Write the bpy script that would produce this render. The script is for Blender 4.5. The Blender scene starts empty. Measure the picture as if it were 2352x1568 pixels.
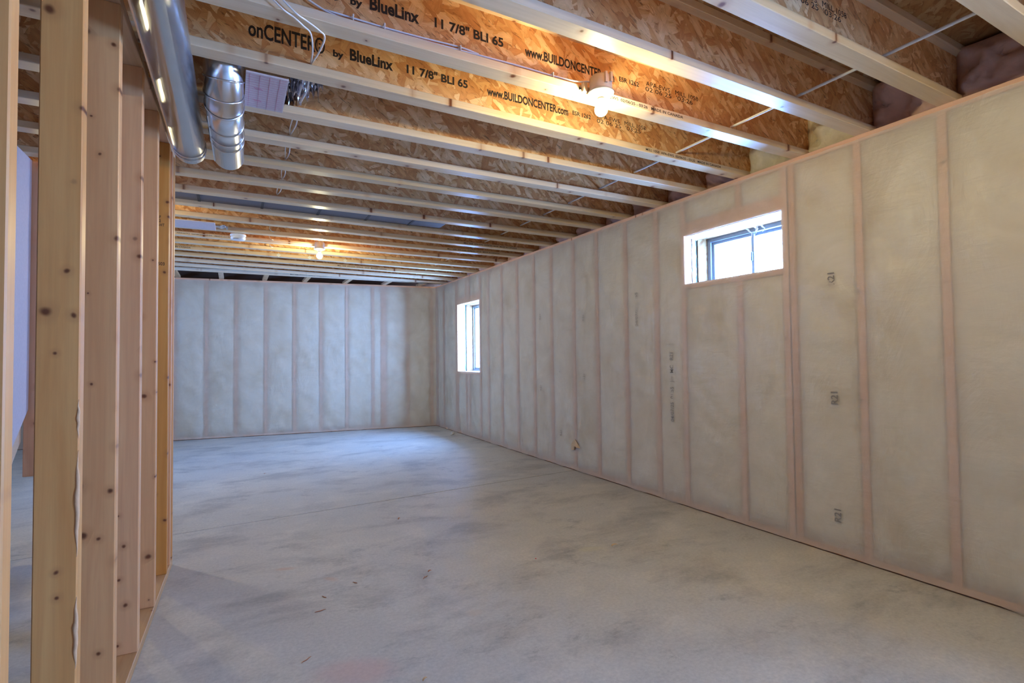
import bpy, bmesh, math, random
from mathutils import Vector, Matrix, noise
PI = math.pi
scn = bpy.context.scene
C = scn.collection
rnd = random.Random(7)

# ---------------------------------------------------------------- camera
W, H, L, BA = 3.1495, 2.4425, 8.6352, -0.1438      # right wall X, joist underside, back corner Y, back wall skew
cam = bpy.data.cameras.new('camera'); cam.sensor_width = 36; cam.lens = 36*1186.0351/2352
cam.clip_start = 0.02; cam.clip_end = 200
camo = bpy.data.objects.new('camera', cam); C.objects.link(camo)
yaw, pit, rol = .4959, .029, -.0117
fwd = Vector((math.sin(yaw)*math.cos(pit), math.cos(yaw)*math.cos(pit), math.sin(pit)))
r0 = Vector((math.cos(yaw), -math.sin(yaw), 0)); u0 = r0.cross(fwd)
rt = r0*math.cos(rol) + u0*math.sin(rol); up = -r0*math.sin(rol) + u0*math.cos(rol)
M = Matrix((rt, up, -fwd)).transposed().to_4x4(); M.translation = Vector((0, 0, 1.197))
camo.matrix_world = M
scn.camera = camo

# ---------------------------------------------------------------- world, exposure, portals
SKY = 62.0
world = bpy.data.worlds.new('overcast_sky'); scn.world = world; world.use_nodes = True
bg = world.node_tree.nodes['Background']
bg.inputs[0].default_value = (0.20, 0.41, 1.0, 1); bg.inputs[1].default_value = SKY
scn.view_settings.view_transform = 'Standard'; scn.view_settings.look = 'None'
scn.view_settings.exposure = 1.48; scn.view_settings.gamma = 1.0
scn.view_settings.use_curve_mapping = False
scn.cycles.max_bounces = 7; scn.cycles.diffuse_bounces = 5; scn.cycles.glossy_bounces = 3; scn.cycles.transparent_max_bounces = 8
scn.cycles.use_adaptive_sampling = True; scn.cycles.adaptive_threshold = .05
scn.cycles.sample_clamp_indirect = 6.0
BULB = 290.0

def portal(loc, rot, sx, sy):
    l = bpy.data.lights.new('sky_portal', 'AREA'); l.shape = 'RECTANGLE'; l.size = sx; l.size_y = sy
    l.cycles.is_portal = True
    o = bpy.data.objects.new('sky_portal', l); C.objects.link(o); o.location = loc; o.rotation_euler = rot
portal((3.56, 2.52, 1.95), (0, PI/2, 0), .40, .84)
portal((3.56, 7.24, 1.50), (0, PI/2, 0), 1.08, .86)
portal((-2.82, 6.8, 1.75), (0, -PI/2, 0), .5, .8)
portal((3.56, -1.10, 1.50), (0, PI/2, 0), 1.08, 1.2)

# ---------------------------------------------------------------- colour and material helpers
def lin(c):
    c /= 255.
    return c/12.92 if c <= .04045 else ((c+.055)/1.055)**2.4
def srgb(r, g, b): return (lin(r), lin(g), lin(b), 1)

class NT:
    def __init__(s, name):
        s.m = bpy.data.materials.new(name); s.m.use_nodes = True
        s.t = s.m.node_tree; s.b = s.t.nodes['Principled BSDF']; s.out = s.t.nodes['Material Output']
    def n(s, typ, **kw):
        nd = s.t.nodes.new(typ)
        for k, v in kw.items():
            if k.startswith('i_'):
                key = k[2:]
                nd.inputs[int(key) if key.isdigit() else key.replace('_', ' ')].default_value = v
            else: setattr(nd, k, v)
        return nd
    def l(s, a, b): s.t.links.new(a, b)
    def mapping(s, scale=(1, 1, 1), rot=(0, 0, 0), coord='Object', offset=None):
        tc = s.n('ShaderNodeTexCoord'); mp = s.n('ShaderNodeMapping')
        mp.inputs['Scale'].default_value = scale; mp.inputs['Rotation'].default_value = rot
        s.l(tc.outputs[coord], mp.inputs['Vector'])
        if offset is not None: s.l(offset, mp.inputs['Location'])
        return mp.outputs[0]
    def rand_off(s, k=37.0):
        oi = s.n('ShaderNodeObjectInfo'); c = s.n('ShaderNodeCombineXYZ')
        for i, f in enumerate((k, k*1.7, k*.6)):
            mm = s.n('ShaderNodeMath', operation='MULTIPLY'); s.l(oi.outputs['Random'], mm.inputs[0]); mm.inputs[1].default_value = f
            s.l(mm.outputs[0], c.inputs[i])
        return c.outputs[0]
    def noise(s, vec, scale, detail=4, rough=.55, dist=0.):
        nd = s.n('ShaderNodeTexNoise'); nd.inputs['Scale'].default_value = scale; nd.inputs['Detail'].default_value = detail
        nd.inputs['Roughness'].default_value = rough; nd.inputs['Distortion'].default_value = dist
        if vec is not None: s.l(vec, nd.inputs['Vector'])
        return nd.outputs['Fac']
    def ramp(s, fac, stops, interp='LINEAR'):
        r = s.n('ShaderNodeValToRGB'); cr = r.color_ramp; cr.interpolation = interp
        while len(cr.elements) < len(stops): cr.elements.new(.5)
        for e, (p, c) in zip(cr.elements, stops): e.position = p; e.color = c if len(c) == 4 else (*c, 1)
        s.l(fac, r.inputs[0]); return r.outputs[0]
    def mix(s, fac, a, b, mode='MIX'):
        m = s.n('ShaderNodeMix', data_type='RGBA', blend_type=mode)
        if isinstance(fac, (int, float)): m.inputs[0].default_value = fac
        else: s.l(fac, m.inputs[0])
        for v, i in ((a, 6), (b, 7)):
            if isinstance(v, tuple): m.inputs[i].default_value = v
            else: s.l(v, m.inputs[i])
        return m.outputs[2]
    def math(s, op, a, b=None, c=None):
        m = s.n('ShaderNodeMath', operation=op)
        for i, v in enumerate((a, b, c)):
            if v is None: continue
            if isinstance(v, (int, float)): m.inputs[i].default_value = v
            else: s.l(v, m.inputs[i])
        return m.outputs[0]
    def bump(s, h, strength=.3, dist=.01):
        b = s.n('ShaderNodeBump'); b.inputs['Strength'].default_value = strength; b.inputs['Distance'].default_value = dist
        s.l(h, b.inputs['Height']); s.l(b.outputs[0], s.b.inputs['Normal']); return b
    def color(s, c): 
        if isinstance(c, tuple): s.b.inputs['Base Color'].default_value = c
        else: s.l(c, s.b.inputs['Base Color'])
    def rough(s, v):
        if isinstance(v, (int, float)): s.b.inputs['Roughness'].default_value = v
        else: s.l(v, s.b.inputs['Roughness'])

def plain(name, col, rough=.6, metal=0., bumpy=0., bscale=60):
    t = NT(name)
    n = t.noise(t.mapping(), bscale, 3)
    t.color(t.mix(.12, col, t.ramp(n, [(.3, tuple(x*.6 for x in col[:3])), (.7, tuple(min(1, x*1.25) for x in col[:3]))])))
    t.rough(rough); t.b.inputs['Metallic'].default_value = metal
    if bumpy: t.bump(n, bumpy, .004)
    return t.m

def wood(name, axis, c_lo, c_hi, knots=True, rough=.62, knot_col=None, kscale=1.0, wide=None):
    """softwood board; axis = index of the long direction in object space"""
    t = NT(name); off = t.rand_off()
    sc = [14, 14, 14]; sc[axis] = .9
    v = t.mapping(tuple(sc), offset=off)
    g1 = t.noise(v, 1.3, 5, .6, .9)
    sc2 = [110, 110, 110]; sc2[axis] = 2.2
    g2 = t.noise(t.mapping(tuple(sc2), offset=off), 1.0, 3, .6)
    base = t.ramp(g1, [(.25, c_lo), (.75, c_hi)])
    base = t.mix(t.math('MULTIPLY', t.ramp(g2, [(.42, (0, 0, 0)), (.75, (1, 1, 1))]), .16), base, tuple(x*.62 for x in c_lo[:3])+(1,))
    oi = t.n('ShaderNodeObjectInfo')
    hs = t.n('ShaderNodeHueSaturation'); t.l(base, hs.inputs['Color'])
    t.l(t.math('MULTIPLY_ADD', oi.outputs['Random'], .16, .90), hs.inputs['Value'])
    t.l(t.math('MULTIPLY_ADD', oi.outputs['Random'], -.25, 1.1), hs.inputs['Saturation'])
    base = hs.outputs[0]
    if knots:
        if wide is None: wide = {0: 1, 1: 0, 2: 0}[axis]
        vo = t.n('ShaderNodeTexVoronoi', feature='F1', voronoi_dimensions='2D'); vo.inputs['Scale'].default_value = 1.0
        sx = t.n('ShaderNodeSeparateXYZ'); t.l(t.mapping((8*kscale,)*3, offset=off), sx.inputs[0])
        cx = t.n('ShaderNodeCombineXYZ'); t.l(sx.outputs[axis], cx.inputs[0]); t.l(sx.outputs[wide], cx.inputs[1])
        warp = t.n('ShaderNodeVectorMath', operation='ADD'); t.l(cx.outputs[0], warp.inputs[0])
        wn = t.n('ShaderNodeTexNoise'); wn.inputs['Scale'].default_value = 3.0; t.l(cx.outputs[0], wn.inputs['Vector'])
        wm = t.n('ShaderNodeVectorMath', operation='SCALE'); wm.inputs['Scale'].default_value = .08
        t.l(wn.outputs['Color'], wm.inputs[0]); t.l(wm.outputs[0], warp.inputs[1])
        t.l(warp.outputs[0], vo.inputs['Vector'])
        sep = t.n('ShaderNodeSeparateColor'); t.l(vo.outputs['Color'], sep.inputs[0])
        has = t.ramp(sep.outputs[0], [(.42, (0, 0, 0)), (.44, (1, 1, 1))])
        rad = t.math('MULTIPLY_ADD', sep.outputs[1], .065, .026)
        d = t.math('DIVIDE', vo.outputs['Distance'], rad)
        k = t.ramp(d, [(.55, (1, 1, 1)), (1.0, (.45, .45, .45)), (1.5, (.12, .12, .12)), (2.6, (0, 0, 0))]) if False else None
        mr = t.n('ShaderNodeMapRange'); mr.interpolation_type = 'SMOOTHSTEP'
        t.l(d, mr.inputs[0]); mr.inputs[1].default_value = .35; mr.inputs[2].default_value = 1.5; mr.inputs[3].default_value = 1; mr.inputs[4].default_value = 0
        halo = t.n('ShaderNodeMapRange'); halo.interpolation_type = 'SMOOTHSTEP'
        t.l(d, halo.inputs[0]); halo.inputs[1].default_value = .8; halo.inputs[2].default_value = 4.2; halo.inputs[3].default_value = .38; halo.inputs[4].default_value = 0
        kc = knot_col or srgb(112, 60, 30)
        base = t.mix(t.math('MULTIPLY', halo.outputs[0], has), base, srgb(176, 112, 62))
        base = t.mix(t.math('MULTIPLY', mr.outputs[0], has), base, kc)
    t.color(base); t.rough(rough); t.bump(g2, .12, .002)
    return t.m

def osb(name, plane, tint=1.0, scale=1.7, pale=False):
    """strand board: overlapping stretched flakes at several angles; plane = (axis index of normal)"""
    t = NT(name); off = t.rand_off(11)
    base = None; hts = None
    dark = srgb(194*tint, 136*tint, 82*tint); mid = srgb(222*tint, 172*tint, 114*tint); lite = srgb(242*tint, 206*tint, 156*tint); red = srgb(208*tint, 148*tint, 92*tint)
    for i, (ang, sx, sy) in enumerate(((.25, 13, 46), (1.25, 12, 40), (-.75, 14, 50))):
        rot = [0, 0, 0]; rot[plane] = ang
        # rotate first, then stretch
        a = t.mapping((1, 1, 1), tuple(rot), offset=off)
        m2 = t.n('ShaderNodeMapping')
        sc = [sx*scale, sx*scale, sx*scale]
        others = [k for k in range(3) if k != plane]
        sc[others[0]] = sx*scale; sc[others[1]] = sy*scale; sc[plane] = 1.0
        m2.inputs['Scale'].default_value = tuple(sc); t.l(a, m2.inputs['Vector'])
        ns = t.n('ShaderNodeTexNoise'); ns.inputs['Scale'].default_value = .7; t.l(m2.outputs[0], ns.inputs['Vector'])
        wsc = t.n('ShaderNodeVectorMath', operation='SCALE'); wsc.inputs['Scale'].default_value = 1.1; t.l(ns.outputs['Color'], wsc.inputs[0])
        wa = t.n('ShaderNodeVectorMath', operation='ADD'); t.l(m2.outputs[0], wa.inputs[0]); t.l(wsc.outputs[0], wa.inputs[1])
        vo = t.n('ShaderNodeTexVoronoi', feature='F1'); vo.inputs['Scale'].default_value = .45; t.l(wa.outputs[0], vo.inputs['Vector'])
        vo.inputs['Randomness'].default_value = 1
        sp = t.n('ShaderNodeSeparateColor'); t.l(vo.outputs['Color'], sp.inputs[0])
        col = t.ramp(sp.outputs[0], [(0, dark), (.22, red), (.55, mid), (1, lite)])
        edge = t.ramp(vo.outputs['Distance'], [(.30, (1, 1, 1)), (.62, (.80, .72, .64))])
        col = t.mix(.5, col, edge, 'MULTIPLY')
        fm = t.n('ShaderNodeMapping'); fs = [1, 1, 1]; fs[others[0]] = .9; fs[others[1]] = 5.0; fm.inputs['Scale'].default_value = tuple(fs)
        t.l(wa.outputs[0], fm.inputs['Vector'])
        fib = t.ramp(t.noise(fm.outputs[0], 1.6, 3, .6), [(.32, (.74, .66, .58)), (.68, (1.12, 1.12, 1.12))])
        col = t.mix(.6, col, fib, 'MULTIPLY')
        if base is None: base = col; hts = sp.outputs[1]
        else:
            sel = t.ramp(sp.outputs[2], [(.52, (0, 0, 0)), (.56, (1, 1, 1))])
            base = t.mix(sel, base, col)
            hm = t.n('ShaderNodeMix', data_type='FLOAT'); t.l(sel, hm.inputs[0]); t.l(hts, hm.inputs[2]); t.l(sp.outputs[1], hm.inputs[3]); hts = hm.outputs[0]
    # dark slivers between strands
    rot = [0, 0, 0]; rot[plane] = -.5
    a = t.mapping((1, 1, 1), tuple(rot), offset=off); m3 = t.n('ShaderNodeMapping')
    sc = [11*scale]*3; others = [k for k in range(3) if k != plane]; sc[others[1]] = 60*scale; m3.inputs['Scale'].default_value = tuple(sc); t.l(a, m3.inputs['Vector'])
    sl = t.ramp(t.noise(m3.outputs[0], 1.0, 2, .5, .6), [(.62, (0, 0, 0)), (.70, (1, 1, 1))])
    base = t.mix(t.math('MULTIPLY', sl, .7), base, srgb(120, 70, 34))
    oi = t.n('ShaderNodeObjectInfo'); hs = t.n('ShaderNodeHueSaturation'); t.l(base, hs.inputs['Color'])
    t.l(t.math('MULTIPLY_ADD', oi.outputs['Random'], .16, .92), hs.inputs['Value'])
    t.color(t.mix(.62, hs.outputs[0], srgb(226, 220, 214)) if pale else hs.outputs[0]); t.rough(.36); t.bump(hts, .5, .0012)
    return t.m

M_ = {}
M_['flange'] = wood('flange_lumber', 0, srgb(214, 184, 142), srgb(232, 208, 172), True, .30, kscale=.8)
M_['web'] = osb('web_strand_board', 1, 1.05)
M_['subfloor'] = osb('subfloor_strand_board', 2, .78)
M_['stud'] = wood('stud_lumber', 2, srgb(216, 146, 86), srgb(234, 172, 108), True, .42)
M_['plate'] = wood('plate_lumber', 1, srgb(198, 152, 108), srgb(222, 180, 134), True, .55)
M_['wallstud'] = wood('wall_stud_lumber', 2, srgb(208, 148, 102), srgb(222, 168, 122), True, .6)
M_['wallplate'] = wood('wall_plate_lumber', 0, srgb(212, 156, 114), srgb(226, 174, 132), True, .6)
M_['block'] = wood('blocking_lumber', 1, srgb(206, 166, 124), srgb(228, 192, 150), True, .55)
M_['ink'] = plain('black_ink', srgb(38, 28, 24), .7)
M_['ink_soft'] = plain('grey_ink', srgb(132, 124, 116), .8)
M_['ink_red'] = plain('red_ink', srgb(196, 120, 150), .8)
M_['bwhite'] = plain('white_vinyl', srgb(222, 226, 230), .35)
M_['fixture'] = plain('white_porcelain', srgb(226, 222, 214), .3)
M_['cable'] = plain('white_cable_jacket', srgb(232, 228, 222), .45)
M_['strap'] = plain('white_strap', srgb(222, 220, 216), .3)
M_['pink_fiber'] = plain('pinkish_insulation', srgb(222, 184, 164), .95, 0, .6, 30)
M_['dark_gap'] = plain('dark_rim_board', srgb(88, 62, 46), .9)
M_['concrete_wall'] = plain('foundation_concrete', srgb(150, 148, 142), .9, 0, .3, 20)
M_['splinter'] = plain('orange_wood_splinter', srgb(176, 108, 66), .8)
M_['shaving'] = plain('pale_wood_shaving', srgb(206, 172, 128), .7)
M_['scrap'] = plain('white_foam', srgb(226, 220, 206), .7)
M_['red'] = plain('red_plastic', srgb(214, 60, 60), .4)
M_['board_white'] = plain('white_facing', srgb(198, 186, 190), .6)
M_['drywall'] = plain('plastic_covered_panel', srgb(206, 190, 188), .5)
M_['bark'] = plain('bark_edge', srgb(226, 176, 128), .8, 0, .5, 80)
M_['vinyl'] = plain('white_vinyl_backlit_shade', srgb(128, 134, 142), .35)  # white frames darkened to grey: their backlit shade is put into the colour
M_['filler'] = plain('grey_green_filler', srgb(104, 112, 106), .8)
M_['rubber'] = plain('black_tape', srgb(36, 34, 36), .5)

def mat_metal():
    t = NT('galvanized_metal'); t.color(srgb(224, 226, 230)); t.b.inputs['Metallic'].default_value = 1
    n = t.noise(t.mapping((3, 3, 3)), 5, 4); t.rough(t.math('MULTIPLY_ADD', n, .12, .18)); t.bump(t.noise(t.mapping((1, 1, 1)), 3, 2), .03, .02); return t.m
M_['metal'] = mat_metal()
def mat_foil():
    t = NT('crumpled_foil'); t.color(srgb(216, 216, 224)); t.b.inputs['Metallic'].default_value = 1; t.rough(.22)
    t.bump(t.noise(t.mapping(), 60, 3), .5, .01); return t.m
M_['foil'] = mat_foil()
def mat_duct():
    t = NT('dull_grey_sheet_metal'); t.color(srgb(98, 92, 98)); t.b.inputs['Metallic'].default_value = .2; t.rough(.5); return t.m
M_['duct'] = mat_duct()
def mat_bulb():
    t = NT('glowing_bulb'); t.color((1, 1, 1, 1)); t.b.inputs['Emission Color'].default_value = (1, .87, .50, 1); t.b.inputs['Emission Strength'].default_value = BULB; return t.m
M_['bulb'] = mat_bulb()
def mat_glass():
    t = NT('window_glass'); tr = t.n('ShaderNodeBsdfTransparent'); gl = t.n('ShaderNodeBsdfGlossy'); gl.inputs['Roughness'].default_value = .02
    mx = t.n('ShaderNodeMixShader'); mx.inputs[0].default_value = .05; t.l(tr.outputs[0], mx.inputs[1]); t.l(gl.outputs[0], mx.inputs[2])
    tr.inputs[0].default_value = (.84, .87, .87, 1); t.l(mx.outputs[0], t.out.inputs[0]); return t.m
M_['glass'] = mat_glass()
def mat_poly():
    t = NT('milky_vapour_plastic'); v = t.mapping()
    tr = t.n('ShaderNodeBsdfTransparent'); tr.inputs[0].default_value = (.97, .95, .92, 1)
    t.b.inputs['Roughness'].default_value = .32; t.b.inputs['Specular IOR Level'].default_value = .45
    t.color(srgb(236, 224, 206))
    w1 = t.noise(t.mapping((1.2, 1, .5), (0, .5, 0)), 3.0, 5, .6, 1.2)
    w2 = t.noise(t.mapping((1, 1, 4), (0, -.5, 0)), 6.0, 4, .6, .6)
    h = t.math('ADD', w1, t.math('MULTIPLY', w2, .22))
    t.bump(h, .75, .02)
    fac = t.math('MULTIPLY_ADD', t.noise(v, 2.2, 5, .6, .6), .28, .27)
    mx = t.n('ShaderNodeMixShader'); t.l(fac, mx.inputs[0]); t.l(tr.outputs[0], mx.inputs[1]); t.l(t.b.outputs[0], mx.inputs[2])
    t.l(mx.outputs[0], t.out.inputs[0]); return t.m
M_['poly'] = mat_poly()
def mat_batt():
    t = NT('fiberglass_batt'); off = t.rand_off(9)
    n = t.noise(t.mapping((1, 1, .7), offset=off), 3.2, 5, .6, .4)
    n2 = t.noise(t.mapping((1, 1, 1), offset=off), 40, 3, .6)
    c = t.ramp(n, [(.30, srgb(196, 174, 128)), (.46, srgb(222, 210, 182)), (.7, srgb(232, 226, 208))])
    t.color(t.mix(.2, c, t.ramp(n2, [(.3, (.45, .4, .3)), (.7, (.95, .95, .9))]), 'MULTIPLY')); t.rough(.9)
    t.bump(t.math('ADD', n, t.math('MULTIPLY', n2, .25)), .6, .02); return t.m
M_['batt'] = mat_batt()
def mat_concrete():
    t = NT('concrete_slab')
    n1 = t.noise(t.mapping((1, 1, 1)), .8, 6, .62, .8)
    n2 = t.noise(t.mapping((.9, 1.5, 1), (0, 0, .45)), 1.6, 8, .68, .35)
    n3 = t.noise(t.mapping((1, 1, 1)), 60, 4, .7)
    n4 = t.noise(t.mapping((1, 1.5, 1), (0, 0, .3)), 4.0, 9, .80, .15)
    n5 = t.noise(t.mapping((.8, 1.2, 1), (0, 0, -.25)), 2.2, 6, .64, .2)
    base = t.ramp(n1, [(.3, srgb(186, 183, 176)), (.7, srgb(204, 196, 180))])
    dk = t.ramp(n2, [(.50, (0, 0, 0)), (.64, (1, 1, 1))])
    base = t.mix(t.math('MULTIPLY', dk, .62), base, srgb(150, 145, 138))
    sm = t.math('MULTIPLY', t.ramp(n4, [(.52, (0, 0, 0)), (.66, (1, 1, 1))]), t.ramp(n5, [(.48, (.15, .15, .15)), (.62, (1, 1, 1))]))
    base = t.mix(t.math('MULTIPLY', sm, .62), base, srgb(116, 112, 108))
    lt = t.ramp(n5, [(.32, (1, 1, 1)), (.46, (0, 0, 0))])
    base = t.mix(t.math('MULTIPLY', lt, .45), base, srgb(222, 213, 196))
    fine = t.ramp(n3, [(.3, (.74, .74, .74)), (.7, (1.12, 1.12, 1.12))])
    base = t.mix(.6, base, fine, 'MULTIPLY')
    # chalk line dust and stains with their own shape
    def spot(x, y, rx, ry, ang, col, amt):
        nonlocal base
        tc = t.n('ShaderNodeTexCoord'); sub = t.n('ShaderNodeVectorMath', operation='SUBTRACT'); sub.inputs[1].default_value = (x, y, 0)
        t.l(tc.outputs['Object'], sub.inputs[0])
        mp = t.n('ShaderNodeMapping'); mp.inputs['Rotation'].default_value = (0, 0, ang); t.l(sub.outputs[0], mp.inputs['Vector'])
        sc = t.n('ShaderNodeVectorMath', operation='MULTIPLY'); sc.inputs[1].default_value = (1/rx, 1/ry, 0); t.l(mp.outputs[0], sc.inputs[0])
        ln = t.n('ShaderNodeVectorMath', operation='LENGTH'); t.l(sc.outputs[0], ln.inputs[0])
        d = t.math('ADD', ln.outputs['Value'], t.math('MULTIPLY_ADD', n4, 1.4, -.7))
        mr = t.n('ShaderNodeMapRange'); mr.interpolation_type = 'SMOOTHSTEP'; t.l(d, mr.inputs[0]); mr.inputs[1].default_value = .3; mr.inputs[2].default_value = 1.1; mr.inputs[3].default_value = amt; mr.inputs[4].default_value = 0
        base = t.mix(mr.outputs[0], base, col)
    spot(.43, 2.05, .20, .12, .4, srgb(206, 150, 136), .36)
    spot(1.0, 2.25, .05, .04, 0, srgb(196, 180, 160), .5)
    spot(.27, 3.25, .07, .03, .3, srgb(196, 150, 116), .5)
    spot(.47, 2.98, .06, .03, .9, srgb(196, 150, 116), .4)
    spot(1.95, 2.62, .10, .05, .2, srgb(206, 196, 160), .5)
    t.color(base); t.rough(t.math('MULTIPLY_ADD', n1, .25, .42)); t.bump(t.math('ADD', n4, t.math('MULTIPLY', n3, .4)), .12, .01)
    return t.m
M_['concrete'] = mat_concrete()

# ---------------------------------------------------------------- geometry helpers
class B:
    def __init__(s): s.bm = bmesh.new()
    def box(s, x0, x1, y0, y1, z0, z1, mat=None):
        vs = [s.bm.verts.new(Vector(p)) for p in ((x0, y0, z0), (x1, y0, z0), (x1, y1, z0), (x0, y1, z0), (x0, y0, z1), (x1, y0, z1), (x1, y1, z1), (x0, y1, z1))]
        for f in ((0, 3, 2, 1), (4, 5, 6, 7), (0, 1, 5, 4), (1, 2, 6, 5), (2, 3, 7, 6), (3, 0, 4, 7)): s.bm.faces.new([vs[i] for i in f])
        return vs
    def bevel(s, w, seg=1):
        bmesh.ops.bevel(s.bm, geom=[e for e in s.bm.edges], offset=w, segments=seg, affect='EDGES', profile=.5); return s
    def prism(s, a, b, w, h, upv=Vector((0, 0, 1)), open_=False):
        a, b = Vector(a), Vector(b); d = (b-a).normalized(); sd = d.cross(upv).normalized(); u = sd.cross(d)
        r = []
        for p in (a, b): r.append([s.bm.verts.new(p+sd*x*w/2+u*y*h/2) for x, y in ((-1, -1), (1, -1), (1, 1), (-1, 1))])
        for i in range(4): s.bm.faces.new((r[0][i], r[0][(i+1) % 4], r[1][(i+1) % 4], r[1][i]))
        s.bm.faces.new(r[0][::-1]); s.bm.faces.new(r[1])
    def tube(s, pts, rad, n=8, flat=1.0, caps=True):
        pts = [Vector(p) for p in pts]; rings = []; prev = None
        for i, p in enumerate(pts):
            d = (pts[min(i+1, len(pts)-1)]-pts[max(i-1, 0)]).normalized()
            ref = prev if prev is not None else (Vector((0, 0, 1)) if abs(d.z) < .9 else Vector((1, 0, 0)))
            sd = d.cross(ref)
            if sd.length < 1e-4: sd = d.cross(Vector((1, 0, .3)))
            sd.normalize(); u = sd.cross(d); prev = u
            R = rad[i] if isinstance(rad, (list, tuple)) else rad
            rings.append([s.bm.verts.new(p+sd*math.cos(2*PI*k/n)*R+u*math.sin(2*PI*k/n)*R*flat) for k in range(n)])
        for a, b in zip(rings, rings[1:]):
            for k in range(n):
                f = s.bm.faces.new((a[k], a[(k+1) % n], b[(k+1) % n], b[k])); f.smooth = True
        if caps: s.bm.faces.new(rings[0][::-1]); s.bm.faces.new(rings[-1])
        return rings
    def lathe(s, prof, n=32, cx=0, cy=0, caps=True):
        rings = []
        for r, z in prof:
            rings.append([s.bm.verts.new((cx+r*math.cos(2*PI*k/n), cy+r*math.sin(2*PI*k/n), z)) for k in range(n)])
        for a, b in zip(rings, rings[1:]):
            for k in range(n):
                f = s.bm.faces.new((a[k], a[(k+1) % n], b[(k+1) % n], b[k])); f.smooth = True
        if caps: s.bm.faces.new(rings[0][::-1]); s.bm.faces.new(rings[-1])
    def obj(s, name, mat, parent=None, smooth=False, recalc=True):
        if recalc: bmesh.ops.recalc_face_normals(s.bm, faces=s.bm.faces)
        me = bpy.data.meshes.new(name); s.bm.to_mesh(me); s.bm.free()
        if mat is not None: me.materials.append(M_[mat] if isinstance(mat, str) else mat)
        if smooth:
            for p in me.polygons: p.use_smooth = True
        o = bpy.data.objects.new(name, me); C.objects.link(o)
        if parent is not None: o.parent = parent
        return o
def tag(o, label, cat, group=None):
    o['label'] = label; o['category'] = cat
    if group: o['group'] = group
    return o
def struct(o): o['kind'] = 'structure'; return o
def boxo(name, x0, x1, y0, y1, z0, z1, mat, parent=None, bev=0.):
    b = B(); b.box(x0, x1, y0, y1, z0, z1)
    if bev: b.bevel(bev)
    return b.obj(name, mat, parent)
def empty(name, loc, rz=0, parent=None):
    o = bpy.data.objects.new(name, None); C.objects.link(o); o.location = loc; o.rotation_euler = (0, 0, rz); o.empty_display_size = .1
    if parent: o.parent = parent
    return o
def text(name, body, size, width, M4, mat, parent=None, weight=.0, depth=.0004):
    """lettering as real thin mesh; baseline centre-left at the matrix origin, squeezed to the given width"""
    cu = bpy.data.curves.new('letters', 'FONT'); cu.body = body; cu.size = 1.0; cu.extrude = 0.0; cu.offset = weight
    cu.resolution_u = 3
    to = bpy.data.objects.new('letters', cu); C.objects.link(to)
    dg = bpy.context.evaluated_depsgraph_get(); me = bpy.data.meshes.new_from_object(to.evaluated_get(dg))
    bpy.data.objects.remove(to); 
    xs = [v.co.x for v in me.vertices]; x0, x1 = min(xs), max(xs)
    sx = width/(x1-x0) if width else size
    me.transform(Matrix.Translation((-x0, 0, 0))); me.transform(Matrix.Diagonal((sx, size, 1, 1)))
    me.transform(M4)
    me.materials.clear(); me.materials.append(M_[mat])
    o = bpy.data.objects.new(name, me); C.objects.link(o)
    if parent: o.parent = parent
    return o

# ================================================================= FLOOR
def jl(x): return 4.27 + (x+.35)*.062      # control joint
b = B(); bm = b.bm
X0, X1, Y0, Y1 = -2.7, 3.6, -2.7, 9.9
def V(x, y, z): return bm.verts.new((x, y, z))
gw = .006
rows = []
for f in ('y0', 'a', 'b', 'c', 'd', 'y1'):
    r = []
    for x in (X0, X1):
        if f == 'y0': r.append(V(x, Y0, 0))
        elif f == 'a': r.append(V(x, jl(x)-gw, 0))
        elif f == 'b': r.append(V(x, jl(x)-gw*.5, -.020))
        elif f == 'c': r.append(V(x, jl(x)+gw*.5, -.020))
        elif f == 'd': r.append(V(x, jl(x)+gw, 0))
        else: r.append(V(x, Y1, 0))
    rows.append(r)
for a, c in zip(rows, rows[1:]): bm.faces.new((a[0], a[1], c[1], c[0]))
lo = [V(x, y, -.12) for x, y in ((X0, Y0), (X1, Y0), (X1, Y1), (X0, Y1))]
bm.faces.new(lo[::-1])
bm.faces.new([rows[0][0], rows[0][1], lo[1], lo[0]])
bm.faces.new([rows[-1][1], rows[-1][0], lo[3], lo[2]])
floor = struct(b.obj('floor', 'concrete'))

# ================================================================= CEILING: subfloor + I-joists
ZT = H + .302
ceil_ = struct(boxo('ceiling', -2.7, 3.6, -2.7, 9.9, ZT, ZT+.019, 'subfloor'))
FW, FT = .083, .038
dl = {0: .01, 1: -.005, 2: .010, 3: -.012, 4: .018, 5: .006, 6: .012, 7: .018, 8: .016, 9: 0, 10: -.005, 11: .024, 12: .003, 13: -.01, 14: -.025, 15: -.03, 16: -.02, 17: -.02}
dr = {0: .012, 1: 0, 2: -.009, 3: -.006, 4: -.004, 5: -.01, 6: .005, 7: .0, 8: .027, 9: .04, 10: .035, 11: .005, 12: 0, 13: .04, 14: .045, 15: .06, 16: .08, 17: .11}
def jy(k, x=0.):
    if k == 18: a, c = 8.345, 8.265
    else:
        base = 1.1509+k*.4064; a = base+dl.get(k, 0); c = base+dr.get(k, 0)
    t = (x-.1)/(2.0-.1)
    return a+(c-a)*t
def skew_box(b, k, xa, xb, o0, o1, z0, z1):
    ya, yb = jy(k, xa), jy(k, xb)
    vs = [b.bm.verts.new(p) for p in ((xa, ya+o0, z0), (xb, yb+o0, z0), (xb, yb+o1, z0), (xa, ya+o1, z0), (xa, ya+o0, z1), (xb, yb+o0, z1), (xb, yb+o1, z1), (xa, ya+o1, z1))]
    for f in ((0, 3, 2, 1), (4, 5, 6, 7), (0, 1, 5, 4), (1, 2, 6, 5), (2, 3, 7, 6), (3, 0, 4, 7)): b.bm.faces.new([vs[i] for i in f])
joists = {}
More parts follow.
